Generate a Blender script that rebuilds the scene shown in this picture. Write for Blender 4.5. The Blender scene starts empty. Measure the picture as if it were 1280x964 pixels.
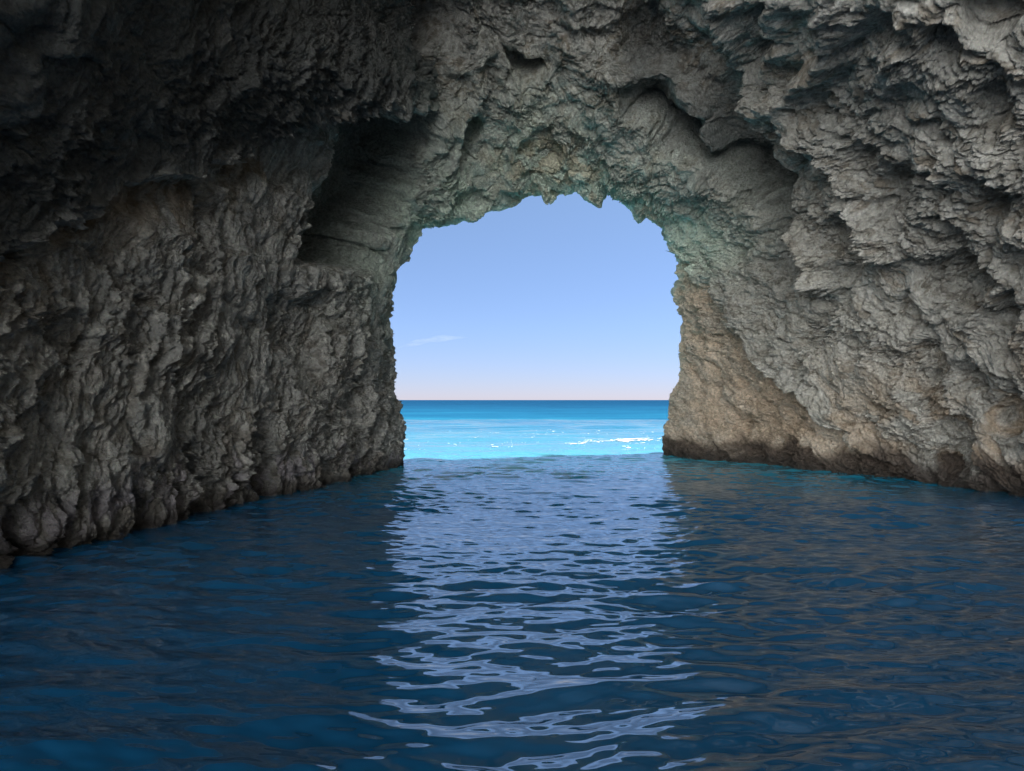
import bpy, math
import numpy as np
from concurrent.futures import ThreadPoolExecutor
_POOL = ThreadPoolExecutor(4)

sc = bpy.context.scene
COL = sc.collection
F = np.float32
Q = 1.0                            # mesh density
CAM_H, FPX = 3.0, 900.0            # eye height over the water (m), focal length in 1280-px units

# ------------------------------------------------------------------ noise (numpy)
_rs = np.random.RandomState(7)
_GR = _rs.normal(size=(256, 3)).astype(F)
_GR /= np.linalg.norm(_GR, axis=1, keepdims=True)
_RV = _rs.uniform(0, 1, size=(1024, 7)).astype(F)

def _hash(ix, iy, iz, seed):
    h = (ix.astype(np.uint32) * np.uint32(374761393)) ^ (iy.astype(np.uint32) * np.uint32(668265263)) \
        ^ (iz.astype(np.uint32) * np.uint32(2147483647 & 2246822519)) ^ np.uint32((seed * 3266489917) & 0xffffffff)
    h = (h ^ (h >> np.uint32(13))) * np.uint32(1274126177)
    return h ^ (h >> np.uint32(16))

def _perlin(p, seed):
    i = np.floor(p).astype(np.int32)
    f = p - i
    w = f * f * f * (f * (f * 6 - 15) + 10)
    out = np.zeros(len(p), F)
    for dx in (0, 1):
        wx = w[:, 0] if dx else 1 - w[:, 0]
        for dy in (0, 1):
            wy = w[:, 1] if dy else 1 - w[:, 1]
            for dz in (0, 1):
                wz = w[:, 2] if dz else 1 - w[:, 2]
                g = _GR[_hash(i[:, 0] + dx, i[:, 1] + dy, i[:, 2] + dz, seed) & np.uint32(255)]
                d = g[:, 0] * (f[:, 0] - dx) + g[:, 1] * (f[:, 1] - dy) + g[:, 2] * (f[:, 2] - dz)
                out += wx * wy * wz * d
    return out * 1.5

def _chunk(fn, p, *a):
    n, st = len(p), 60000
    return np.concatenate(list(_POOL.map(lambda k: fn(p[k:k + st], *a), range(0, n, st))))

def perlin(p, seed=0): return _chunk(_perlin, p.astype(F), seed)

def fbm(p, octv=4, seed=0, gain=.5):
    o, a = np.zeros(len(p), F), 1.0
    for k in range(octv):
        o += a * perlin(p * (2.03 ** k), seed + k * 17); a *= gain
    return o

def ridged(p, octv=4, seed=0, gain=.5):
    o, a, prev = np.zeros(len(p), F), 1.0, 1.0
    for k in range(octv):
        n = 1 - np.abs(perlin(p * (2.07 ** k), seed + k * 31)) * 1.9
        n = np.clip(n, 0, 1) ** 2
        o += a * n * prev; prev = np.clip(n * 1.4, 0, 1); a *= gain
    return o

def _facet(p, seed):
    """angular broken rock: every cell is a tilted plane of its own; returns (height, edge distance)"""
    b = np.floor(p - .5).astype(np.int32)
    best = np.full(len(p), 1e9, F); sec = np.full(len(p), 1e9, F); hh = np.zeros(len(p), F)
    for dx in (0, 1):
        for dy in (0, 1):
            for dz in (0, 1):
                cx, cy, cz = b[:, 0] + dx, b[:, 1] + dy, b[:, 2] + dz
                r = _RV[_hash(cx, cy, cz, seed) & np.uint32(1023)]
                qx = p[:, 0] - (cx + .5 + (r[:, 0] - .5) * .8)
                qy = p[:, 1] - (cy + .5 + (r[:, 1] - .5) * .8)
                qz = p[:, 2] - (cz + .5 + (r[:, 2] - .5) * .8)
                d = qx * qx + qy * qy + qz * qz
                h = (r[:, 3] - .5) * 2 * qx + (r[:, 4] - .5) * 2 * qy + (r[:, 5] - .5) * 2 * qz + (r[:, 6] - .5) * .7
                m = d < best
                sec = np.where(m, best, np.minimum(sec, d))
                hh = np.where(m, h, hh); best = np.where(m, d, best)
    return np.stack([hh, np.sqrt(sec) - np.sqrt(best)], 1)

def facet(p, seed=0):
    r = _chunk(_facet, p.astype(F), seed)
    return r[:, 0], r[:, 1]

def sm(x, a, b):
    t = np.clip((x - a) / (b - a), 0, 1)
    return t * t * (3 - 2 * t)

# ------------------------------------------------------------------ helpers
def grid_mesh(name, co, faces, smooth=True, attrs=None):
    me = bpy.data.meshes.new(name)
    me.vertices.add(len(co)); me.vertices.foreach_set('co', np.ascontiguousarray(co, F).ravel())
    n = len(faces)
    me.loops.add(n * 4); me.polygons.add(n)
    me.loops.foreach_set('vertex_index', np.ascontiguousarray(faces, np.int32).ravel())
    me.polygons.foreach_set('loop_start', np.arange(0, n * 4, 4, dtype=np.int32))
    me.polygons.foreach_set('use_smooth', np.full(n, smooth))
    for k, v in (attrs or {}).items():
        if v.ndim == 2:
            a = me.attributes.new(k, 'FLOAT_COLOR', 'POINT')
            c = np.ones((len(co), 4), F); c[:, :3] = v
            a.data.foreach_set('color', c.ravel())
        else:
            a = me.attributes.new(k, 'FLOAT', 'POINT'); a.data.foreach_set('value', v.astype(F))
    me.update(calc_edges=True)
    return me

def link(name, me, mat=None, parent=None):
    o = bpy.data.objects.new(name, me); COL.objects.link(o)
    if mat: me.materials.append(mat)
    if parent: o.parent = parent
    return o

def tag(o, label=None, cat=None, kind=None, group=None):
    for k, v in (('label', label), ('category', cat), ('kind', kind), ('group', group)):
        if v: o[k] = v

def nodes(mat_name):
    m = bpy.data.materials.new(mat_name); m.use_nodes = True
    nt = m.node_tree
    return m, nt, nt.nodes['Principled BSDF']

def N(nt, t, **kw):
    n = nt.nodes.new(t)
    for k, v in kw.items():
        if k in n.inputs: n.inputs[k].default_value = v
        else: setattr(n, k, v)
    return n

# ------------------------------------------------------------------ the cave as a surface
# sections of the cave from the sea mouth inwards. A control point is (v, px, py, depth) read off the
# bearing lines from the boat, or (v, (x, y, z)) in metres.  v: 0 left waterline ... 0.5 crown ... 1 right waterline
def W(px, py, d): return ((px - 640) * d / FPX, d, CAM_H + (500 - py) * d / FPX)
def ring(pts):
    v, c = [], []
    for q in pts:
        v.append(q[0]); c.append(q[1] if len(q) == 2 else W(*q[1:]))
    return np.array(v, float), np.array(c, float)

R0 = [(0, 500, 579, 34.2), (.02, 495, 560, 34.2), (.07, 491, 505, 34), (.10, 485, 472, 34), (.14, 488, 425, 34), (.165, 487, 392, 34),
      (.20, 492, 352, 34), (.225, 489, 327, 34), (.245, 506, 318, 34.2), (.262, 515, 303, 34.3), (.275, 520, 287, 34.5), (.30, 534, 281, 34.8), (.325, 556, 279, 35), (.355, 598, 276, 35.3),
      (.365, 606, 266, 35.4), (.395, 640, 259, 35.7), (.41, 655, 247, 35.8), (.435, 681, 243, 36), (.443, 688, 255, 36), (.453, 699, 243, 36.2), (.475, 724, 236, 36.5),
      (.483, 731, 249, 36.6), (.503, 751, 259, 36.8), (.513, 760, 239, 37), (.54, 781, 254, 37.3), (.57, 802, 276, 37.8), (.60, 822, 294, 38.2), (.63, 838, 299, 38.6),
      (.655, 851, 315, 39), (.675, 839, 328, 39), (.70, 842, 352, 39), (.725, 838, 372, 39.2), (.755, 846, 404, 39.3), (.80, 842, 448, 39.5), (.83, 847, 476, 39.6), (.86, 838, 500, 39.6), (.90, 834, 522, 39.7), (.95, 827, 550, 39.7), (1, 826, 569, 39.5)]
R1 = [(0, 430, 602, 26.5), (.12, 432, 470, 26.6), (.20, 440, 360, 26.8), (.25, 452, 300, 27.4), (.30, 495, 200, 28.8), (.35, 525, 165, 30), (.42, 585, 135, 30.8), (.5, 680, 112, 31),
      (.57, 790, 160, 31.4), (.62, 870, 215, 31.9), (.68, 925, 285, 32.2), (.75, 945, 360, 32.2), (.85, 960, 450, 32.3), (1, 970, 584, 32.3)]
R2 = [(0, 330, 628, 21.1), (.12, 335, 450, 21.4), (.20, 332, 330, 21.6), (.25, 330, 255, 21.6), (.30, 345, 170, 21.6), (.35, 405, 90, 20.8), (.42, 495, 10, 26), (.5, 650, -45, 27.3),
      (.57, 820, -10, 27.4), (.62, 935, 60, 27), (.68, 1015, 180, 25), (.75, 1050, 290, 25.6), (.85, 1085, 420, 26.1), (1, 1110, 600, 27)]
R3 = [(0, 200, 660, 16.9), (.12, 200, 490, 16.9), (.20, 190, 350, 16.9), (.25, 185, 270, 16.9), (.30, 180, 200, 16.6), (.35, 228, 78, 15.9), (.42, (-5.1, 17, 16.2)), (.5, (.2, 18, 22)),
      (.57, (5.4, 18.4, 20)), (.62, 1085, 0, 17.5), (.68, 1150, 150, 19.6), (.75, 1175, 270, 20.8), (.85, 1205, 420, 22.4), (1, 1230, 613, 23.9)]
R4 = [(0, 0, 708, 13), (.12, 0, 530, 12.9), (.20, -5, 410, 12.8), (.25, -10, 345, 12.7), (.30, -10, 270, 12.5), (.35, 38, 110, 11.9), (.42, (-5.7, 11.4, 13.6)), (.5, (0, 12.5, 25)),
      (.57, (5.6, 13, 22)), (.62, (9.2, 13.6, 14.2)), (.68, (12, 15, 9.6)), (.75, (13.4, 16, 7)), (.85, (15, 17.2, 4.2)), (1, (16.9, 18, 0))]
def far_ring(y, xl, xr, top):
    return [(0, (xl, y, 0)), (.12, (xl - .3, y, top * .17)), (.2, (xl - .3, y, top * .32)), (.25, (xl, y, top * .42)), (.30, (xl + .3, y, top * .53)), (.35, (xl + 1.3, y, top * .68)),
            (.42, (xl * .6, y, top * .88)), (.5, (0, y, top)), (.57, (xr * .35, y, top * .97)), (.62, (xr * .6, y, top * .88)), (.68, (xr * .8, y, top * .7)), (.75, (xr * .92, y, top * .5)), (.85, (xr, y, top * .28)), (1, (xr + .6, y, 0))]
R5 = [(0, (-10.4, 4.5, 0)), (.12, (-10.7, 4.5, 2.2)), (.20, (-10.8, 4.4, 3.9)), (.25, (-10.7, 4.3, 5.2)), (.30, (-10.3, 4.2, 6.6)), (.35, (-9.0, 4, 8.4)), (.42, (-6.2, 4, 16.5)), (.5, (0, 5, 29)),
      (.57, (5.8, 5.5, 26)), (.62, (9.9, 6, 18)), (.68, (12.9, 7, 12)), (.75, (14.5, 8.2, 7)), (.85, (16.2, 9.2, 4.2)), (1, (18, 10, 0))]  # unseen back of the cave, flared open to let light in

V_DENS = np.array([(-.03, .5), (0, 1), (.3, 1.15), (.42, 1.15), (.5, 1.1), (.6, 1.1), (.75, 1), (1, 1), (1.03, .5)])
NV = int(1900 * Q)
_t = np.linspace(-.03, 1.03, 4000)
_c = np.cumsum(np.interp(_t, V_DENS[:, 0], V_DENS[:, 1])); _c = (_c - _c[0]) / (_c[-1] - _c[0])
VV = np.interp(np.linspace(0, 1, NV), _c, _t)

def hermite(xk, yk, x):
    m = np.zeros_like(yk)
    dx = np.diff(xk)[:, None]; s = np.diff(yk, axis=0) / dx
    m[1:-1] = (s[:-1] * dx[1:] + s[1:] * dx[:-1]) / (dx[:-1] + dx[1:]); m[0] = s[0]; m[-1] = s[-1]
    i = np.clip(np.searchsorted(xk, x) - 1, 0, len(xk) - 2)
    h = (xk[i + 1] - xk[i])[:, None]; t = ((x - xk[i]) / (xk[i + 1] - xk[i]))[:, None]
    return yk[i] * (2 * t**3 - 3 * t**2 + 1) + m[i] * h * (t**3 - 2 * t**2 + t) + yk[i + 1] * (-2 * t**3 + 3 * t**2) + m[i + 1] * h * (t**3 - t**2)

def sample_ring(r, linear=False):
    v, c = ring(r)
    vc = np.clip(VV, 0, 1)
    o = np.stack([np.interp(vc, v, c[:, k]) for k in range(3)], 1) if linear else hermite(v, c, vc)
    under = np.maximum(0, np.maximum(-VV, VV - 1)) / .03
    o[:, 2] -= under * 1.6
    return o

rings = [sample_ring(R0, True)] + [sample_ring(r) for r in (R1, R2, R3, R4, R5)]
lip = rings[0]
cen = np.array([1.5, 0, 3.0])
rad = lip - cen; rad[:, 1] = 0; rad /= np.linalg.norm(rad, axis=1, keepdims=True)
up = np.clip(rad[:, 2:3], 0, 1)
o1 = lip + rad * 1.1 + np.array([0, .9, 0])
o2 = lip + rad * 3.5 + np.array([0, .8, 0]) - np.array([0, 1, 0]) * up * 1.5
o3 = lip + rad * 14 + np.array([0, -1.5, 0]) - np.array([0, 1, 0]) * up * 10
o4 = lip + rad * 20; o4[:, 1] = 22
rr = rings[-1] - cen; rr[:, 1] = 0; rr /= np.linalg.norm(rr, axis=1, keepdims=True)
o5 = rings[-1] + rr * 15 + np.array([0, 1, 0])
for o in (o1, o2, o3, o4, o5): o[:, 2] = np.where(VV < 0, lip[:, 2], np.where(VV > 1, lip[:, 2], o[:, 2]))
b1 = rings[-1] + rr * .7 + np.array([0, -.7, 0])
ctrl = np.stack([o5, o4, o3, o2, o1] + rings + [b1])              # (K, NV, 3)
KN = np.array([-7.2, -5, -2.5, -.9, -.3, 0, 1, 2, 3, 4, 5, 5.2])
segs = [(-7.2, -5, 6), (-5, -2.5, 12), (-2.5, -.9, 24), (-.9, -.3, 36), (-.3, 0, 44), (0, .5, 250), (.5, 1, 200), (1, 2, 290), (2, 3, 250), (3, 4, 190), (4, 5, 60), (5, 5.2, 8)]
UU = np.concatenate([np.linspace(a, b, max(3, int(n * Q)), endpoint=False) for a, b, n in segs] + [[5.2]])
NU = len(UU)
S = hermite(KN, ctrl.reshape(len(KN), -1), UU).reshape(NU, NV, 3)

def normals(G):
    du = np.gradient(G, axis=0); dv = np.gradient(G, axis=1)
    n = np.cross(dv, du)
    n /= np.linalg.norm(n, axis=2, keepdims=True) + 1e-9
    return n
# smoothed guide normals: rings 0..7 pointing into the cave
NRM = normals(S)
def blur(A, k, axis):
    pad = [(0, 0)] * A.ndim; pad[axis] = (k, k)
    c = np.cumsum(np.pad(A, pad, mode='edge'), axis=axis)
    a = np.take(c, np.arange(2 * k, c.shape[axis]), axis=axis)
    b = np.concatenate([np.zeros_like(np.take(c, [0], axis=axis)), np.take(c, np.arange(0, c.shape[axis] - 2 * k - 1), axis=axis)], axis=axis)
    return (a - b) / (2 * k + 1)
NRM = blur(blur(NRM, int(14 * Q), 0), int(18 * Q), 1)
NRM /= np.linalg.norm(NRM, axis=2, keepdims=True) + 1e-9
mid = S[UU.searchsorted(2), NV // 2]; 
if NRM[UU.searchsorted(2), NV // 2, 2] > 0: NRM = -NRM

P = S.reshape(-1, 3).astype(F); NR = NRM.reshape(-1, 3).astype(F)
U = np.repeat(UU, NV).astype(F); Vv = np.tile(VV, NU).astype(F)
# bearing of each rock point from the boat, used only to place the big forms listed below
dep = np.maximum(P[:, 1], 1.0)
PX = 640 + FPX * P[:, 0] / dep; PY = 500 - FPX * (P[:, 2] - CAM_H) / dep
INS = (U > -.15) & (P[:, 1] > 6)
wob = np.stack([perlin(P * .9, 901), perlin(P * .9, 902)], 1) * 13 + np.stack([perlin(P * 3.1, 903), perlin(P * 3.1, 904)], 1) * 3.2
QX, QY = PX + wob[:, 0], PY + wob[:, 1]

def poly_sd(pts):
    """signed distance (px, inside negative)"""
    pts = np.array(pts, F); n = len(pts)
    d = np.full(len(QX), 1e9, F); ins = np.zeros(len(QX), bool)
    for k in range(n):
        a, b = pts[k], pts[(k + 1) % n]; e = b - a
        wx, wy = QX - a[0], QY - a[1]
        t = np.clip((wx * e[0] + wy * e[1]) / (e @ e), 0, 1)
        d = np.minimum(d, (wx - t * e[0]) ** 2 + (wy - t * e[1]) ** 2)
        c = ((a[1] > QY) != (b[1] > QY)) & (QX < (b[0] - a[0]) * (QY - a[1]) / (b[1] - a[1] + 1e-9) + a[0])
        ins ^= c
    return np.where(ins, -np.sqrt(d), np.sqrt(d))

def line_d(pts):
    """distance to a polyline and side (positive = right-hand/below for left-to-right lines)"""
    pts = np.array(pts, F)
    d = np.full(len(QX), 1e9, F); side = np.zeros(len(QX), F)
    for k in range(len(pts) - 1):
        a, b = pts[k], pts[k + 1]; e = b - a
        wx, wy = QX - a[0], QY - a[1]
        t = np.clip((wx * e[0] + wy * e[1]) / (e @ e), 0, 1)
        q = (wx - t * e[0]) ** 2 + (wy - t * e[1]) ** 2
        m = q < d; d = np.where(m, q, d); side = np.where(m, e[0] * wy - e[1] * wx, side)
    return np.sqrt(d), np.sign(side)

big = np.zeros(len(P), F)        # + = into the cave (m)
calm = np.ones(len(P), F)        # multiplies the fine relief
def carve(pts, amt, w_in=10., smooth=1.0):
    global big, calm
    m = sm(-poly_sd(pts), 0, w_in) * INS
    big -= m * amt; calm *= 1 - m * (1 - smooth)
    return m
def rib(pts, amt, w):
    global big
    d, _ = line_d(pts); m = np.exp(-(d / w) ** 2) * INS
    big += m * amt
    return m

# --- big forms
def notch(line, amt, ramp, lo=None, sharp=9., far=1, smooth=.4):
    """rock broken back behind a sharp edge: deepest at the edge, running out with distance on one side of it"""
    global big, calm
    d, s = line_d(line)
    sd = d * s * far
    m = sm(sd, 0, sharp) * (1 - sm(sd, sharp, ramp)) * INS
    if lo is not None: m = m * lo
    big -= m * amt; calm *= 1 - np.clip(m * 1.6, 0, 1) * (1 - smooth)
    return m
win = sm(QY, 128, 152) * (1 - sm(QY, 318, 345)) * (QX < 560) * (QX > 300)
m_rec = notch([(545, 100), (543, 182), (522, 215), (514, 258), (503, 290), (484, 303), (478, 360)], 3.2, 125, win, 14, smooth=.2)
d, s = line_d([(-60, 335), (0, 322), (60, 285), (130, 243), (200, 226), (262, 212), (310, 185), (350, 158), (420, 135), (512, 136)])
d_ledge = d
up_side = (s < 0) * INS * (QX < 540) * (PY < 420)
big += up_side * np.exp(-d / 140) * (.5 + .2 * np.exp(-d / 25)) * sm(d, 0, 14)
big -= (s > 0) * INS * np.exp(-(d / 26) ** 2) * .35 * (QX < 530)
big += np.exp(-(d / 8) ** 2) * .38 * INS * (QX < 520)
calm *= 1 - up_side * .35 * sm(d, 10, 50)
win = sm(QX, 760, 800) * (1 - sm(QX, 985, 1015))
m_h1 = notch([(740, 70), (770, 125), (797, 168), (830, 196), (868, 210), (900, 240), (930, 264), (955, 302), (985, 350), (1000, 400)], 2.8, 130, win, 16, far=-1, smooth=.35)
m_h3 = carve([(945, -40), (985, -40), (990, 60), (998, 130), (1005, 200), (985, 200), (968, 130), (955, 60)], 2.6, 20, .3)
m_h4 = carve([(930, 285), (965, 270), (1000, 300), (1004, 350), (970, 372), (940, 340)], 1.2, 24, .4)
m_h5 = carve([(1000, 395), (1040, 330), (1060, 330), (1062, 380), (1020, 420)], .8, 14, .5)
rib([(928, -30), (940, 40), (955, 85), (970, 120), (966, 165), (985, 215), (1010, 290), (1035, 350)], 1.2, 12)
rib([(985, -30), (990, 70), (1000, 130), (1050, 190), (1080, 260), (1110, 320)], .8, 14)
rib([(1060, -20), (1045, 70), (1010, 125)], .9, 12)
rib([(1000, 130), (1080, 165), (1160, 195), (1290, 215)], .4, 30)
rib([(790, 95), (840, 110), (878, 140), (886, 180)], 1.9, 17)
rib([(880, 170), (888, 200), (880, 225)], 1.0, 8)
carve([(500, -30), (565, -30), (570, 30), (545, 85), (520, 75), (505, 20)], 2.0, 14, .5)
carve([(625, 60), (660, 70), (690, 95), (660, 115), (632, 100)], 1.4, 9, .6)
carve([(563, 150), (590, 138), (604, 160), (600, 195), (575, 205), (556, 200)], 1.0, 8, .4)
carve([(655, 160), (700, 165), (705, 205), (685, 225), (660, 200)], .5, 8, .6)
carve([(540, 245), (600, 230), (612, 262), (570, 272), (530, 278)], .55, 8, .5)
rib([(580, -20), (590, 60), (585, 120), (560, 160), (540, 250)], 1.0, 16)
rib([(630, -20), (635, 60), (645, 140), (640, 230)], .7, 14)
rib([(700, -30), (720, 50), (790, 120)], 1.1, 20)
carve([(690, 20), (760, 30), (790, 70), (760, 100), (715, 80)], .7, 14, .7)
d2, s2 = line_d([(846, 306), (872, 335), (900, 365), (925, 415), (952, 450), (990, 488), (1015, 500), (1040, 535), (1075, 560)])
below = (s2 > 0) * INS * (QX > 800)
big -= below * sm(d2, 0, 7) * np.exp(-d2 / 110) * .6
big += (s2 < 0) * INS * (QX > 800) * np.exp(-(d2 / 16) ** 2) * .3
for x, y, r, a in ((1110, 235, 20, .9), (1150, 470, 26, .8), (1105, 462, 16, .7), (1205, 480, 20, .8), (1250, 405, 26, 1.), (1165, 350, 22, .9), (1060, 290, 24, .8), (1185, 300, 16, .6), (1195, 360, 30, 1.), (1130, 395, 18, .6), (1235, 260, 20, .6),
                   (1090, 190, 16, .5), (1170, 60, 24, .8), (1100, 40, 20, .7), (1240, 130, 20, .6), (1130, 120, 18, .5), (880, 320, 12, .4), (915, 320, 14, .5), (1010, 415, 16, .5), (1070, 430, 18, .5), (1260, 520, 26, .9), (1180, 560, 34, .9), (1080, 520, 20, .4), (915, 545, 14, .5), (1230, 20, 26, .7), (1275, 330, 18, .6)):
    q = ((QX - x) / r) ** 2 + ((QY - y) / (r * 1.25)) ** 2
    big -= np.exp(-q * q) * a * 1.0 * INS
m_lh = carve([(330, 375), (390, 350), (430, 360), (436, 420), (415, 470), (430, 540), (395, 530), (370, 470), (340, 430)], .8, 30, .8)
carve([(60, 400), (110, 380), (140, 420), (120, 470), (70, 450)], .5, 25, 1)
for x, y0, y1, w, a in ((262, 565, 650, 11, 1.0), (350, 560, 625, 8, .9), (233, 600, 660, 7, .6), (410, 540, 612, 6, .5), (180, 610, 670, 8, .6), (120, 630, 690, 7, .5), (75, 620, 690, 8, .5), (30, 640, 705, 10, .6), (450, 480, 600, 6, .5), (475, 420, 585, 5, .4), (300, 590, 640, 6, .5), (380, 560, 615, 6, .4)):
    q = np.exp(-((QX - x - (QY - y1) * .08) / w) ** 2) * sm(QY, y0 - 20, y0 + 30) * INS
    big -= q * a * 1.4

# --- relief at every scale, laid on the carved forms so the grain does not stretch over them
PN = P + NR * big[:, None]
lipf = np.exp(-(U / .09) ** 2)                                   # quiet beside the traced mouth edge
vj = Vv + perlin(PN * .4, 17) * .03
wr = sm(vj, .60, .65)                                            # right-hand wall: slanting strata
wl = 1 - sm(vj, .37, .42)
wc = 1 - wr - wl
warp = np.stack([perlin(PN * .55, 11), perlin(PN * .55, 12), perlin(PN * .55, 13)], 1)
warp2 = np.stack([perlin(PN * 2.2, 14), perlin(PN * 2.2, 15), perlin(PN * 2.2, 16)], 1)
Pw = PN + warp * .55 + warp2 * .13
Ps = PN + warp * .40 + warp2 * .045
def aniso(Q, d, k):
    d = np.array(d, F); d /= np.linalg.norm(d)
    return Q + (k - 1) * (Q @ d)[:, None] * d
ZN = [(w, np.nonzero(w > 0)[0], d, k) for w, d, k in ((wl, (.10, .22, 1), .20), (wc, (.0, 1, .3), .36), (wr, (.45, -.55, -.62), .34))]
def zoned(fn, sc, off, *a):
    """grain running with the rock: hanging strands left, in from the mouth overhead, dipping strata right"""
    o = np.zeros(len(P), F)
    for w, ix, d, k in ZN:
        r = fn(aniso(Ps[ix], d, k) * sc + off, *a)
        o[ix] += w[ix] * (r[0] if isinstance(r, tuple) else r)
    return o
disp = np.zeros(len(P), F)
q1 = 1 - .93 * lipf
disp += fbm(PN * .20, 3, 21) * .42 * q1
f1, e1 = facet(Pw * .50, 31)
disp += (f1 * .14 - np.exp(-(e1 / .05) ** 2) * .10) * q1          # broken bedding faces and the joints between them
r1 = zoned(ridged, .75, 0, 3, 41)
disp += (.55 - r1) * .16 * q1 * calm                              # joints and gullies
rough = .35 + 1.0 * sm(fbm(PN * .30, 3, 71), -.30, .40)            # bare faces and eaten-away ones
rough = np.maximum(rough, .95 * wr * (1 - sm(U, 1.0, 1.5)))
q2 = (.25 + .75 * calm) * rough * (1 - .95 * np.exp(-(U / .13) ** 2))
f2, e2 = zoned(facet, 1.5, 5, 51), None
disp += f2 * .11 * (.3 + .7 * calm) * (1 - .9 * lipf)
r2 = zoned(ridged, 2.6, 9, 4, 61)
disp += np.where(wl > .5, 1, -1) * (r2 - .6) * (.085 + .055 * wl) * q2
f3 = zoned(facet, 4.6, 0, 81)
disp += f3 * .055 * q2
r3 = zoned(ridged, 7.0, 0, 3, 91)
disp += np.where(wl > .5, -1, 1) * (.6 - r3) * .105 * q2
r4 = zoned(ridged, 15.0, 4, 2, 95)
disp += np.where(wl > .5, -1, 1) * (.6 - r4) * .055 * (.3 + .7 * q2)
f5 = zoned(facet, 13, 0, 85)
disp += f5 * .038 * (.3 + .7 * q2)
disp += fbm(PN * 14, 2, 101) * .018 * (.4 + .6 * q2)
fl, _e = facet(PN * .9 + 3, 111)
disp += fbm(PN * 1.3, 4, 115) * .30 * np.exp(-((U - .35) / .35) ** 2) * (wr + .4 * wc) * q1
disp += (fl * .16 + fbm(PN * 2.5, 3, 113) * .07) * lipf
# pitted weathering of the right-hand wall
pit = sm(perlin(Pw * 1.7, 112), .22, .5)
disp -= pit * .25 * (wr * .8 + .2) * calm * q1
outer = sm(-U, .3, 2)
P2 = P + NR * (disp * (1 + outer * .8) + big)[:, None] + (warp2 * .10 + np.stack([perlin(P * 1.1, 121), perlin(P * 1.1, 122), perlin(P * 1.1, 123)], 1) * .22) * (1 - .95 * lipf)[:, None]

# --- colour of the stone, with some light and shade painted in: limestone tones, iron stain, algae, the wet tidal band
def mixc(a, b, t): return a * (1 - t[:, None]) + np.array(b, F) * t[:, None]
n1, n2, n3 = fbm(PN * .35, 3, 131), zoned(fbm, 1.3, 0, 3, 141), zoned(fbm, 4.5, 0, 2, 151)
col = np.tile(np.array([.48, .445, .385], F), (len(P), 1))
col = mixc(col, (.30, .215, .135), sm(n2 + n1 * .5, .0, .5) * .6)       # brown iron stain
n4, n5 = zoned(ridged, 3.3, 3, 3, 171), zoned(fbm, 9, 7, 2, 181)
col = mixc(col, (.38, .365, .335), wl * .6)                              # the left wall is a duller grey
col = mixc(col, (.56, .515, .43), wr * .75 * (1 - .9 * sm(U, 1.4, 2.8)))                                # right wall painted lighter in place of light, less near the boat
col = mixc(col, (.66, .62, .55), sm(n3 + n2 * .4, .05, .5) * .6)         # fresh pale flakes
col = mixc(col, (.70, .66, .58), sm(n4, .75, 1.25) * .65)                # chalky crusts along the grain
col = mixc(col, (.20, .17, .13), sm(-n3 + n5 * .6 - n4 * .2, .05, .55) * .6)   # dark lichen flecks         # fresh pale flakes
roof_shade = up_side * sm(d_ledge, 0, 30) * (1 - sm(Vv, .42, .50))
col = mixc(col, (.115, .115, .105), np.clip(roof_shade * (1.0 + n2 * .5), 0, .92))  # shade painted onto the left side of the roof
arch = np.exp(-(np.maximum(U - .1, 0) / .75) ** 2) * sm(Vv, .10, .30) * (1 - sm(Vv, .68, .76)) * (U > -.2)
col = mixc(col, (.75, .83, .67), np.clip(arch * 1.35 * (.45 + .55 * sm(n1 + n3 * .6, -.4, .3)), 0, .92))       # pale algae green, lightened to paint light on the mouth rim
rust = (1 - up_side) * INS * np.exp(-(d_ledge / 55) ** 2) * (QX < 330) * sm(n2 + n1 * .4, -.3, .3)
col = mixc(col, (.40, .27, .155), rust * .6)
warm = sm((s2 > 0) * d2 + (n3 + n2) * 14, 0, 14) * (s2 > 0) * INS * (QX > 800) * (1 - sm(QX, 1050, 1250) * .55)
col = mixc(col, (.80, .62, .45), np.clip(warm * (.70 + .4 * n2), 0, .88))
lowr = wr * sm(U, .3, 1.0) * (1 - sm(P2[:, 2], 1.5, 5.5)) * sm(n1 + n2 * .6, -.3, .25)
col = mixc(col, (.58, .42, .28), lowr * .6)
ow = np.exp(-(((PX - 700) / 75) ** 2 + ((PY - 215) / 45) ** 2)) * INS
hollow_shade = np.clip(m_rec * 1.3 + m_h1 * 1.1 + m_h3 + m_h4 * .7, 0, 1)
col = mixc(col, (.17, .175, .165), hollow_shade * .75)                          # shade painted into the recess and the roof hollows
col = mixc(col, (.66, .53, .35), np.clip(ow * sm(n2, -.25, .3), 0, .6))
wetn = P2[:, 2] - n2 * .5 - n1 * .5
wet = 1 - sm(wetn, .55, 1.35)
col = mixc(col, (.075, .055, .045), wet * (wr * .9 + .45 * (1 - wr)))
tide = sm(wetn, -.2, .3) * (1 - sm(wetn, .7, 1.7)) * wl
col = mixc(col, (.42, .37, .39), tide * sm(n3 + n1, -.25, .25) * .65)
col = mixc(col, (.06, .05, .042), (1 - sm(P2[:, 2] - n3 * .25 - n1 * .2, .10, .48)) * .85)
wetr = np.clip((1 - sm(P2[:, 2] - n3 * .3, .1, .8)), 0, 1)

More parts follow.
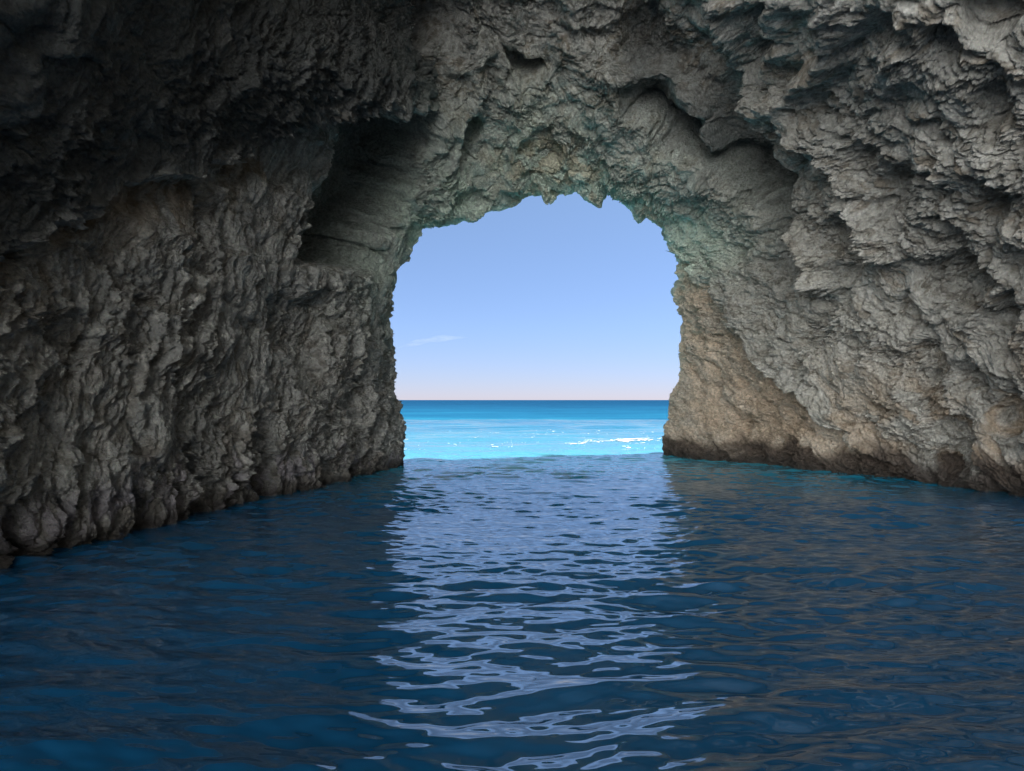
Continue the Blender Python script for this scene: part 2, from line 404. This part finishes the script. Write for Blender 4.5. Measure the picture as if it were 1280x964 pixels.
# --- rock material
rock, nt, bs = nodes('limestone')
L = nt.links.new
at = N(nt, 'ShaderNodeAttribute', attribute_name='stone')
wt = N(nt, 'ShaderNodeAttribute', attribute_name='wet')
tc = N(nt, 'ShaderNodeTexCoord')
na = N(nt, 'ShaderNodeTexNoise', Scale=9.0, Detail=7.0, Roughness=.65)
nb = N(nt, 'ShaderNodeTexNoise', Scale=34.0, Detail=5.0, Roughness=.7)
vo = N(nt, 'ShaderNodeTexVoronoi', Scale=11.0)
for n in (na, nb, vo): L(tc.outputs['Object'], n.inputs['Vector'])
rmp = N(nt, 'ShaderNodeMapRange'); rmp.inputs[1].default_value = .3; rmp.inputs[2].default_value = .7; rmp.inputs[3].default_value = .62; rmp.inputs[4].default_value = 1.4
L(na.outputs['Fac'], rmp.inputs[0])
mul = N(nt, 'ShaderNodeVectorMath', operation='SCALE')
L(at.outputs['Color'], mul.inputs[0]); L(rmp.outputs[0], mul.inputs['Scale'])
hs = N(nt, 'ShaderNodeMixRGB', blend_type='MULTIPLY'); hs.inputs[0].default_value = .35
L(mul.outputs[0], hs.inputs[1]); L(nb.outputs['Color'], hs.inputs[2])
gn = N(nt, 'ShaderNodeVectorMath', operation='SCALE'); gn.inputs['Scale'].default_value = 1.15
L(hs.outputs[0], gn.inputs[0]); L(gn.outputs[0], bs.inputs['Base Color'])
rg = N(nt, 'ShaderNodeMapRange'); rg.inputs[3].default_value = .92; rg.inputs[4].default_value = .38
L(wt.outputs['Fac'], rg.inputs[0]); L(rg.outputs[0], bs.inputs['Roughness'])
bs.inputs['Specular IOR Level'].default_value = .28
ad = N(nt, 'ShaderNodeMath', operation='MULTIPLY_ADD'); ad.inputs[1].default_value = .45
L(nb.outputs['Fac'], ad.inputs[0]); L(na.outputs['Fac'], ad.inputs[2])
ad2 = N(nt, 'ShaderNodeMath', operation='MULTIPLY_ADD'); ad2.inputs[1].default_value = .35
L(vo.outputs['Distance'], ad2.inputs[0]); L(ad.outputs[0], ad2.inputs[2])
bp = N(nt, 'ShaderNodeBump', Strength=1.0, Distance=.14)
L(ad2.outputs[0], bp.inputs['Height']); L(bp.outputs[0], bs.inputs['Normal'])

# --- the mesh, divided where the rock changes character
cave = bpy.data.objects.new('sea_cave', None); COL.objects.link(cave)
tag(cave, 'rough grey limestone sea cave with an arched mouth open to the turquoise sea', 'cave', 'structure')
ii = np.arange(NU * NV, dtype=np.int32).reshape(NU, NV)
quads = np.stack([ii[:-1, :-1], ii[1:, :-1], ii[1:, 1:], ii[:-1, 1:]], -1).reshape(-1, 4)
fu = U[quads[:, 0]]; fv = Vv[quads[:, 0]] + perlin(P[quads[:, 0]] * .5, 161) * .02
fu2 = fu + perlin(P[quads[:, 0]] * .5, 162) * .25
zone = np.full(len(quads), 1)
zone[fv < .285] = 0
zone[fv > .655] = 2
zone[(fu2 < .95) & (fv > .235) & (fv < .665)] = 3
zone[fu < -.12] = 4
zone[fu > 5.0] = 4
for z, nm, lb in ((0, 'cave_wall', 'dark grey left wall hung with vertical strands of weathered stone'), (1, 'cave_ceiling', 'shadowed uneven roof with hollows and long ribs'),
                  (2, 'cave_wall', 'pale pitted right wall turning tan beside the mouth'), (3, 'entrance_arch', 'greenish lit soffit with ragged stone teeth'), (4, 'cliff_face', None)):
    fs = quads[zone == z]
    used = np.unique(fs); rm = np.zeros(NU * NV, np.int32); rm[used] = np.arange(len(used))
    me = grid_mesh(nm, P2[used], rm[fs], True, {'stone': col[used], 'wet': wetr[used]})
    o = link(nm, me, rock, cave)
    if lb: o['label'] = lb

# ------------------------------------------------------------------ the sea
rw = np.random.RandomState(21)
def wave_z(x, y, dy):
    """choppy ripples running in through the mouth; each wave fades where the sheet is too coarse for it"""
    z = np.zeros(x.shape, F)
    wx = x + .35 * np.sin(y * .35 + x * .21) ; wy = y + .30 * np.sin(x * .33 + 1.3) + .15 * np.sin(x * .9 + y * .4)
    grp = .75 + .35 * np.sin(x * .31 + y * .23 + 1) * np.sin(y * .47 - x * .17)
    outside = sm(y, 36, 60)
    for k in range(112):
        lam = .15 * (9.5 ** rw.uniform(0, 1)) if k < 100 else rw.uniform(4, 9)
        th = rw.normal(0, .33) if k < 100 else rw.normal(0, .3)
        ph = rw.uniform(0, 6.283)
        kk = 6.283 / lam
        slope = .031 * (.62 if lam < .3 else 1.15) if k < 100 else .012
        a = slope / kk
        fade = np.clip((lam / np.maximum(dy, 1e-3) - 2.5) / 3, 0, 1)
        if k >= 100: fade = fade * (.25 + outside * 1.6)
        arg = kk * (wx * math.sin(th) + wy * math.cos(th)) + ph
        s_ = np.sin(arg)
        z += (a * fade * (s_ + .18 * np.cos(2 * arg)) * (grp if k < 100 else 1)).astype(F)
    return z
ys = list(np.linspace(-60, 3.6, 70)); y = 3.6
while y < 9000:
    y += (max(.022, .15 * y * y / 2700) if y < 42 else .28 * y * y / 2700) if y > 5 else .06
    ys.append(y)
ys = np.array(ys)
NX = 1700
ts = np.linspace(-1, 1, NX)
half = np.where(ys < 3.6, 22 + (ys + 14) * .2 + np.maximum(0, -ys) * .5, 22 + (ys - 3.6) * .95)
half = np.maximum(half, 22)
YY = np.repeat(ys, NX); XX = (half[:, None] * ts[None, :]).ravel()
DYY = np.repeat(np.gradient(ys), NX)
rw = np.random.RandomState(21)
ZZ = wave_z(XX, YY, DYY)
# swell breaking against the foot of the left pillar and the seam of the surf outside
ZZ += (.14 * np.exp(-((XX + 4.4) / 1.0) ** 2 - ((YY - 35.4) / .8) ** 2)).astype(F)
ZZ += (.10 * np.exp(-((YY - 46 - np.sin(XX * .4)) / 1.2) ** 2) * sm(np.abs(YY), 38, 44)).astype(F)
iw = np.arange(len(YY), dtype=np.int32).reshape(len(ys), NX)
wq = np.stack([iw[:-1, :-1], iw[:-1, 1:], iw[1:, 1:], iw[1:, :-1]], -1).reshape(-1, 4)
sea, nt, bs = nodes('sea_water_surface')
L = nt.links.new
tc = N(nt, 'ShaderNodeTexCoord'); sp = N(nt, 'ShaderNodeSeparateXYZ')
L(tc.outputs['Object'], sp.inputs[0])
nz = N(nt, 'ShaderNodeTexNoise', Scale=.09, Detail=5.0, Roughness=.6); L(tc.outputs['Object'], nz.inputs['Vector'])
# seabed depth, and a sunlit glow painted in near the mouth: log of distance off the mouth, wandering with the sand banks
lg = N(nt, 'ShaderNodeMath', operation='LOGARITHM'); mx = N(nt, 'ShaderNodeMath', operation='MAXIMUM'); mx.inputs[1].default_value = 1.0
L(sp.outputs['Y'], mx.inputs[0]); L(mx.outputs[0], lg.inputs[0]); lg.inputs[1].default_value = 10.0
wob_ = N(nt, 'ShaderNodeMath', operation='MULTIPLY_ADD'); wob_.inputs[1].default_value = .16
L(nz.outputs['Fac'], wob_.inputs[0]); L(lg.outputs[0], wob_.inputs[2])
nm2 = N(nt, 'ShaderNodeMapping'); nm2.inputs['Scale'].default_value = (.5, 1.0, 1); L(tc.outputs['Object'], nm2.inputs['Vector'])
nz2 = N(nt, 'ShaderNodeTexNoise', Scale=.05, Detail=6.0, Roughness=.68); L(nm2.outputs[0], nz2.inputs['Vector'])
farm = N(nt, 'ShaderNodeMapRange'); farm.inputs[1].default_value = 42; farm.inputs[2].default_value = 90; farm.inputs[3].default_value = .1; farm.inputs[4].default_value = 1.0; L(sp.outputs['Y'], farm.inputs[0])
nzc = N(nt, 'ShaderNodeMath', operation='SUBTRACT'); nzc.inputs[1].default_value = .5; L(nz2.outputs['Fac'], nzc.inputs[0])
wob2 = N(nt, 'ShaderNodeMath', operation='MULTIPLY_ADD'); L(nzc.outputs[0], wob2.inputs[0]); L(farm.outputs[0], wob2.inputs[1]); L(wob_.outputs[0], wob2.inputs[2])
mr = N(nt, 'ShaderNodeMapRange'); mr.inputs[1].default_value = 1.0 + .08; mr.inputs[2].default_value = 3.0 + .08
L(wob2.outputs[0], mr.inputs[0])
cr = N(nt, 'ShaderNodeValToRGB'); L(mr.outputs[0], cr.inputs[0])
E = cr.color_ramp.elements
def setramp(cr, st):
    e = cr.color_ramp.elements
    while len(e) > 1: e.remove(e[-1])
    for k, (p, c) in enumerate(st):
        q = e[0] if k == 0 else e.new(p)
        q.position = p; q.color = (*c, 1)
lp = lambda y: (math.log10(y) - 1) / 2
setramp(cr, [(0, (.006, .066, .150)), (lp(20), (.007, .078, .165)), (lp(28), (.012, .15, .23)), (lp(35), (.05, .36, .46)), (lp(46), (.055, .25, .34)), (lp(60), (.045, .23, .35)), (lp(85), (.022, .165, .29)), (lp(140), (.016, .12, .24)), (lp(400), (.011, .07, .16)), (1, (.010, .06, .14))])  # mouth stretch brightened to paint sunlight past the shadow edge
L(cr.outputs[0], bs.inputs['Base Color'])
spm = N(nt, 'ShaderNodeMapRange'); spm.inputs[1].default_value = 40; spm.inputs[2].default_value = 54; spm.inputs[3].default_value = 1.0; spm.inputs[4].default_value = .06
sp2 = N(nt, 'ShaderNodeMapRange'); sp2.inputs[1].default_value = 50; sp2.inputs[2].default_value = 110; sp2.inputs[3].default_value = 1; sp2.inputs[4].default_value = 0
L(sp.outputs['Y'], sp2.inputs[0]); spx = N(nt, 'ShaderNodeMath', operation='MULTIPLY'); L(spm.outputs[0], spx.inputs[0]); L(sp2.outputs[0], spx.inputs[1])
L(sp.outputs['Y'], spm.inputs[0]); L(spx.outputs[0], bs.inputs['Specular IOR Level'])
bs.inputs['Roughness'].default_value = .03; bs.inputs['IOR'].default_value = 1.58
mp = N(nt, 'ShaderNodeMapping'); mp.inputs['Scale'].default_value = (.55, 1.3, 1); L(tc.outputs['Object'], mp.inputs['Vector'])
w1 = N(nt, 'ShaderNodeTexNoise', Scale=1.1, Detail=3.0, Roughness=.5); L(mp.outputs[0], w1.inputs['Vector'])
b1_ = N(nt, 'ShaderNodeBump', Strength=.22, Distance=.12); L(w1.outputs['Fac'], b1_.inputs['Height'])
# open-sea chop beyond the mouth
w2 = N(nt, 'ShaderNodeTexNoise', Scale=.32, Detail=6.0, Roughness=.62); L(mp.outputs[0], w2.inputs['Vector'])
om = N(nt, 'ShaderNodeMapRange'); om.inputs[1].default_value = 34; om.inputs[2].default_value = 70; L(sp.outputs['Y'], om.inputs[0])
hm = N(nt, 'ShaderNodeMath', operation='MULTIPLY'); L(w2.outputs['Fac'], hm.inputs[0]); L(om.outputs[0], hm.inputs[1])
b2_ = N(nt, 'ShaderNodeBump', Strength=.8, Distance=1.2); L(hm.outputs[0], b2_.inputs['Height']); L(b1_.outputs[0], b2_.inputs['Normal'])
L(b2_.outputs[0], bs.inputs['Normal'])
water = link('sea_water', grid_mesh('sea_water', np.stack([XX, YY, ZZ], 1), wq, True), sea)
tag(water, 'rippled deep blue sea water flooding the cave and running out to the horizon', 'sea', 'structure')

# foam: torn lace of bubbles floating on the broken water outside
def foam(name, x0, x1, y0, y1, dx, dy, thr, seed, shape):
    gx = np.arange(x0, x1, dx); gy = np.arange(y0, y1, dy)
    X, Y = np.meshgrid(gx, gy); X, Y = X.ravel(), Y.ravel()
    q = np.stack([X * .50, Y * .75, np.zeros_like(X)], 1)
    n = ridged(q + np.stack([perlin(q * 1.3, seed + 5)] * 3, 1) * .6, 4, seed) * .75 + shape(X, Y)
    n += fbm(q * 6, 2, seed + 9) * .35
    k = (n > thr).reshape(len(gy), len(gx))
    f = k[:-1, :-1] & k[1:, :-1] & k[:-1, 1:] & k[1:, 1:]
    g = np.arange(len(X), dtype=np.int32).reshape(k.shape)
    qd = np.stack([g[:-1, :-1], g[:-1, 1:], g[1:, 1:], g[1:, :-1]], -1)[f]
    used = np.unique(qd)
    if not len(used): return None
    rm = np.zeros(len(X), np.int32); rm[used] = np.arange(len(used))
    from_y = np.interp(Y, ys, np.gradient(ys))
    global rw
    rw = np.random.RandomState(21)
    z = wave_z(X, Y, from_y) + .10 * np.exp(-((Y - 46 - np.sin(X * .4)) / 1.2) ** 2) * sm(Y, 38, 44)
    z += .14 * np.exp(-((X + 4.4) / 1.0) ** 2 - ((Y - 35.4) / .8) ** 2) + .035 + np.clip((n - thr) * .03, 0, .05)
    return grid_mesh(name, np.stack([X, Y, z], 1)[used], rm[qd], True)
fo, nt, bs = nodes('foam'); bs.inputs['Base Color'].default_value = (.82, .86, .88, 1); bs.inputs['Roughness'].default_value = .8
me = foam('sea_foam', -12, 14, 42, 70, .04, .07, .93, 201, lambda X, Y: .55 * np.exp(-((Y - 50 - .25 * X + 1.6 * np.sin(X * .5)) / 2.6) ** 2) * sm(X, 1, 8) - .25 + .25 * np.sin(X * 1.1 + Y * .2) * np.sin(Y * .45 - X * .3))
if me: tag(link('sea_foam', me, fo), 'white lace of surf foam on turquoise water outside the cave mouth', 'foam', 'stuff')
me = foam('swash_foam', -5.6, -3.2, 33.6, 36.6, .03, .05, .95, 251, lambda X, Y: .5 * np.exp(-((Y - 35.3) / .5) ** 2) * np.exp(-((X + 4.7) / .5) ** 2) - .1)
if me: tag(link('swash_foam', me, fo), 'small white swash of foam at the foot of the left pillar', 'swash', 'stuff')
me = foam('whitecap', -40, 45, 85, 260, .16, .5, 1.22, 231, lambda X, Y: -.02 + 0 * X)
if me: tag(link('whitecap_foam', me, fo), 'small scattered whitecaps on the blue sea below the horizon', 'whitecaps', 'stuff')

# ------------------------------------------------------------------ unseen rock wall added right of the boat to block the sun
gx, gz = np.meshgrid(np.linspace(-40, 30, 150), np.linspace(0, 1, 90))
Y_, T_ = gx.ravel(), gz.ravel()
hp = np.stack([20.5 + T_ * 6 + sm(-Y_, 0, 40) * 5 + np.maximum(0, T_ - .8) * 60, Y_, -1.5 + np.minimum(T_, .85) * 62], 1).astype(F)
hp[:, 0] += fbm(hp * .12, 4, 301) * 2.6 + (.6 - ridged(hp * .4, 4, 302)) * 1.2
g = np.arange(len(hp), dtype=np.int32).reshape(90, 150)
hf = np.stack([g[:-1, :-1], g[:-1, 1:], g[1:, 1:], g[1:, :-1]], -1).reshape(-1, 4)
hl = link('sun_blocker', grid_mesh('sun_blocker', hp, hf, True, {'stone': np.tile(np.array([.50, .43, .335], F), (len(hp), 1)), 'wet': np.zeros(len(hp), F)}), rock)
tag(hl, 'unseen limestone cliff added to shade the water near the boat', 'cliff', 'structure')

# ------------------------------------------------------------------ wisp of cloud far out over the sea
cl, nt, bs = nodes('cirrus')
L = nt.links.new
out = nt.nodes['Material Output']
tc = N(nt, 'ShaderNodeTexCoord'); mp = N(nt, 'ShaderNodeMapping'); mp.inputs['Scale'].default_value = (.004, .004, .022)
L(tc.outputs['Object'], mp.inputs['Vector'])
vs = N(nt, 'ShaderNodeTexNoise', Scale=1.0, Detail=5.0); L(mp.outputs[0], vs.inputs['Vector'])
dr = N(nt, 'ShaderNodeMapRange'); dr.inputs[1].default_value = .36; dr.inputs[2].default_value = .7; dr.inputs[4].default_value = .0022
L(vs.outputs['Fac'], dr.inputs[0])
pv = N(nt, 'ShaderNodeVolumePrincipled'); pv.inputs['Color'].default_value = (1, 1, 1, 1)
L(dr.outputs[0], pv.inputs['Density'])
nt.nodes.remove(bs); L(pv.outputs[0], out.inputs['Volume'])
n_, m_ = 40, 12
co = []
for i in range(n_):
    t = i / (n_ - 1); w = math.sin(math.pi * min(max(t, .02), .98)) ** .7
    cx, cz = -840 + t * 520, 375 + t * 75 + 25 * math.sin(t * 3)
    for j in range(m_):
        a = 2 * math.pi * j / m_
        co.append((cx, 5200 + math.cos(a) * 60 * w, cz + math.sin(a) * 22 * w * (1 + .3 * math.sin(t * 17 + j))))
fs = [(i * m_ + j, i * m_ + (j + 1) % m_, (i + 1) * m_ + (j + 1) % m_, (i + 1) * m_ + j) for i in range(n_ - 1) for j in range(m_)]
cld = link('cloud', grid_mesh('cloud', np.array(co), np.array(fs)), cl)
tag(cld, 'thin white wisp of cloud low over the sea horizon', 'cloud')

# ------------------------------------------------------------------ light
CLOUD_FILL, BANK_FILL = 2.1, 21.0  # unseen clouds added to the sky as fill for the rock
SUN_EL, SUN_AZ = math.radians(56), math.radians(78)      # azimuth clockwise from +Y (north): behind the boat
w = bpy.data.worlds.new('World'); sc.world = w; w.use_nodes = True
nt = w.node_tree; L = nt.links.new
bg = nt.nodes['Background']
sky = nt.nodes.new('ShaderNodeTexSky'); sky.sky_type = 'NISHITA'; sky.sun_disc = False
sky.sun_elevation = SUN_EL; sky.sun_rotation = SUN_AZ
sky.altitude = 1500; sky.air_density = .9; sky.dust_density = .1; sky.ozone_density = 3.5
# lilac sea air along the horizon; unseen sky higher up brightened for water glints
gc = nt.nodes.new('ShaderNodeTexCoord'); gs = nt.nodes.new('ShaderNodeSeparateXYZ'); L(gc.outputs['Generated'], gs.inputs[0])
gr = nt.nodes.new('ShaderNodeValToRGB'); setramp(gr, [(0, (.42, .39, .54)), (.10, (.55, .545, .65)), (.275, (.78, .73, .71)), (.345, (2.2, 2.05, 1.95)), (.6, (1.6, 1.5, 1.4))]); L(gs.outputs['Z'], gr.inputs[0])
gm = nt.nodes.new('ShaderNodeMixRGB'); gm.blend_type = 'MULTIPLY'; gm.inputs[0].default_value = 1
L(sky.outputs[0], gm.inputs[1]); L(gr.outputs[0], gm.inputs[2])
cn = nt.nodes.new('ShaderNodeTexNoise'); cn.inputs['Scale'].default_value = 2.2; cn.inputs['Detail'].default_value = 7; cn.inputs['Roughness'].default_value = .6
L(gc.outputs['Generated'], cn.inputs['Vector'])
ca = nt.nodes.new('ShaderNodeMath'); ca.operation = 'MULTIPLY_ADD'; ca.inputs[1].default_value = .5; L(cn.outputs['Fac'], ca.inputs[0]); 
cy = nt.nodes.new('ShaderNodeMath'); cy.operation = 'MULTIPLY'; cy.inputs[1].default_value = -1.0; L(gs.outputs['Y'], cy.inputs[0]); L(cy.outputs[0], ca.inputs[2])
cr_ = nt.nodes.new('ShaderNodeMapRange'); cr_.inputs[1].default_value = -.58; cr_.inputs[2].default_value = -.34; cr_.interpolation_type = 'SMOOTHSTEP'; L(ca.outputs[0], cr_.inputs[0])
cm_ = nt.nodes.new('ShaderNodeMixRGB'); L(cr_.outputs[0], cm_.inputs[0]); L(gm.outputs[0], cm_.inputs[1])
cb = nt.nodes.new('ShaderNodeValToRGB'); setramp(cb, [(.30, tuple(.55 * CLOUD_FILL * c for c in (.92, .96, 1.0))), (.62, tuple(CLOUD_FILL * c for c in (.92, .98, 1.02)))]); L(cn.outputs['Fac'], cb.inputs[0])
# the added fill bank is brightest behind the boat, thinner overhead
def mapr(src, a, b, c, d):
    m = nt.nodes.new('ShaderNodeMapRange'); m.interpolation_type = 'SMOOTHSTEP'
    for k, v in zip((1, 2, 3, 4), (a, b, c, d)): m.inputs[k].default_value = v
    L(src, m.inputs[0]); return m.outputs[0]
def mth(op, a, b):
    m = nt.nodes.new('ShaderNodeMath'); m.operation = op
    for k, v in enumerate((a, b)):
        if isinstance(v, float): m.inputs[k].default_value = v
        else: L(v, m.inputs[k])
    return m.outputs[0]
bd = nt.nodes.new('ShaderNodeVectorMath'); bd.operation = 'DOT_PRODUCT'; bd.inputs[1].default_value = (-.28, -.93, .22); L(gc.outputs['Generated'], bd.inputs[0])
rearb = mth('MULTIPLY', mapr(bd.outputs['Value'], .80, .97, 0, 1), mapr(gs.outputs['Z'], .28, .55, 1, 0))
sideb = mth('MULTIPLY', mapr(gs.outputs['Y'], .05, .35, 0, 1), mapr(gs.outputs['Z'], .3, .7, 1, 0))
lev = mth('ADD', mth('ADD', mth('MULTIPLY', rearb, BANK_FILL), mth('MULTIPLY', sideb, 1.6)), 1.0)
cs_ = nt.nodes.new('ShaderNodeVectorMath'); cs_.operation = 'SCALE'; L(cb.outputs[0], cs_.inputs[0]); L(lev, cs_.inputs['Scale'])
L(cs_.outputs[0], cm_.inputs[2]); L(cm_.outputs[0], bg.inputs['Color']); bg.inputs['Strength'].default_value = .06
sl = bpy.data.lights.new('sun', 'SUN'); sl.energy = 2.5; sl.angle = math.radians(3.5); sl.color = (1, .95, .87)
so = bpy.data.objects.new('sun', sl); COL.objects.link(so)
from mathutils import Vector
sd = Vector((math.sin(SUN_AZ) * math.cos(SUN_EL), math.cos(SUN_AZ) * math.cos(SUN_EL), math.sin(SUN_EL)))
so.rotation_euler = sd.to_track_quat('Z', 'Y').to_euler(); so.location = sd * 80

# ------------------------------------------------------------------ camera, view
cm = bpy.data.cameras.new('camera'); cm.sensor_width = 36; cm.lens = FPX / 1280 * 36
cm.shift_y = 18 / 1280; cm.clip_end = 30000; cm.clip_start = .1
co_ = bpy.data.objects.new('camera', cm); COL.objects.link(co_); co_.location = (0, 0, CAM_H); co_.rotation_euler = (math.radians(90), 0, 0)
sc.camera = co_
vs_ = sc.view_settings; sc.display_settings.display_device = 'sRGB'
vs_.view_transform = 'Standard'; vs_.look = 'None'; vs_.gamma = 1; vs_.use_curve_mapping = False; vs_.exposure = 2.0
sc.cycles.max_bounces = 10; sc.cycles.diffuse_bounces = 6; sc.cycles.glossy_bounces = 4; sc.cycles.use_denoising = True
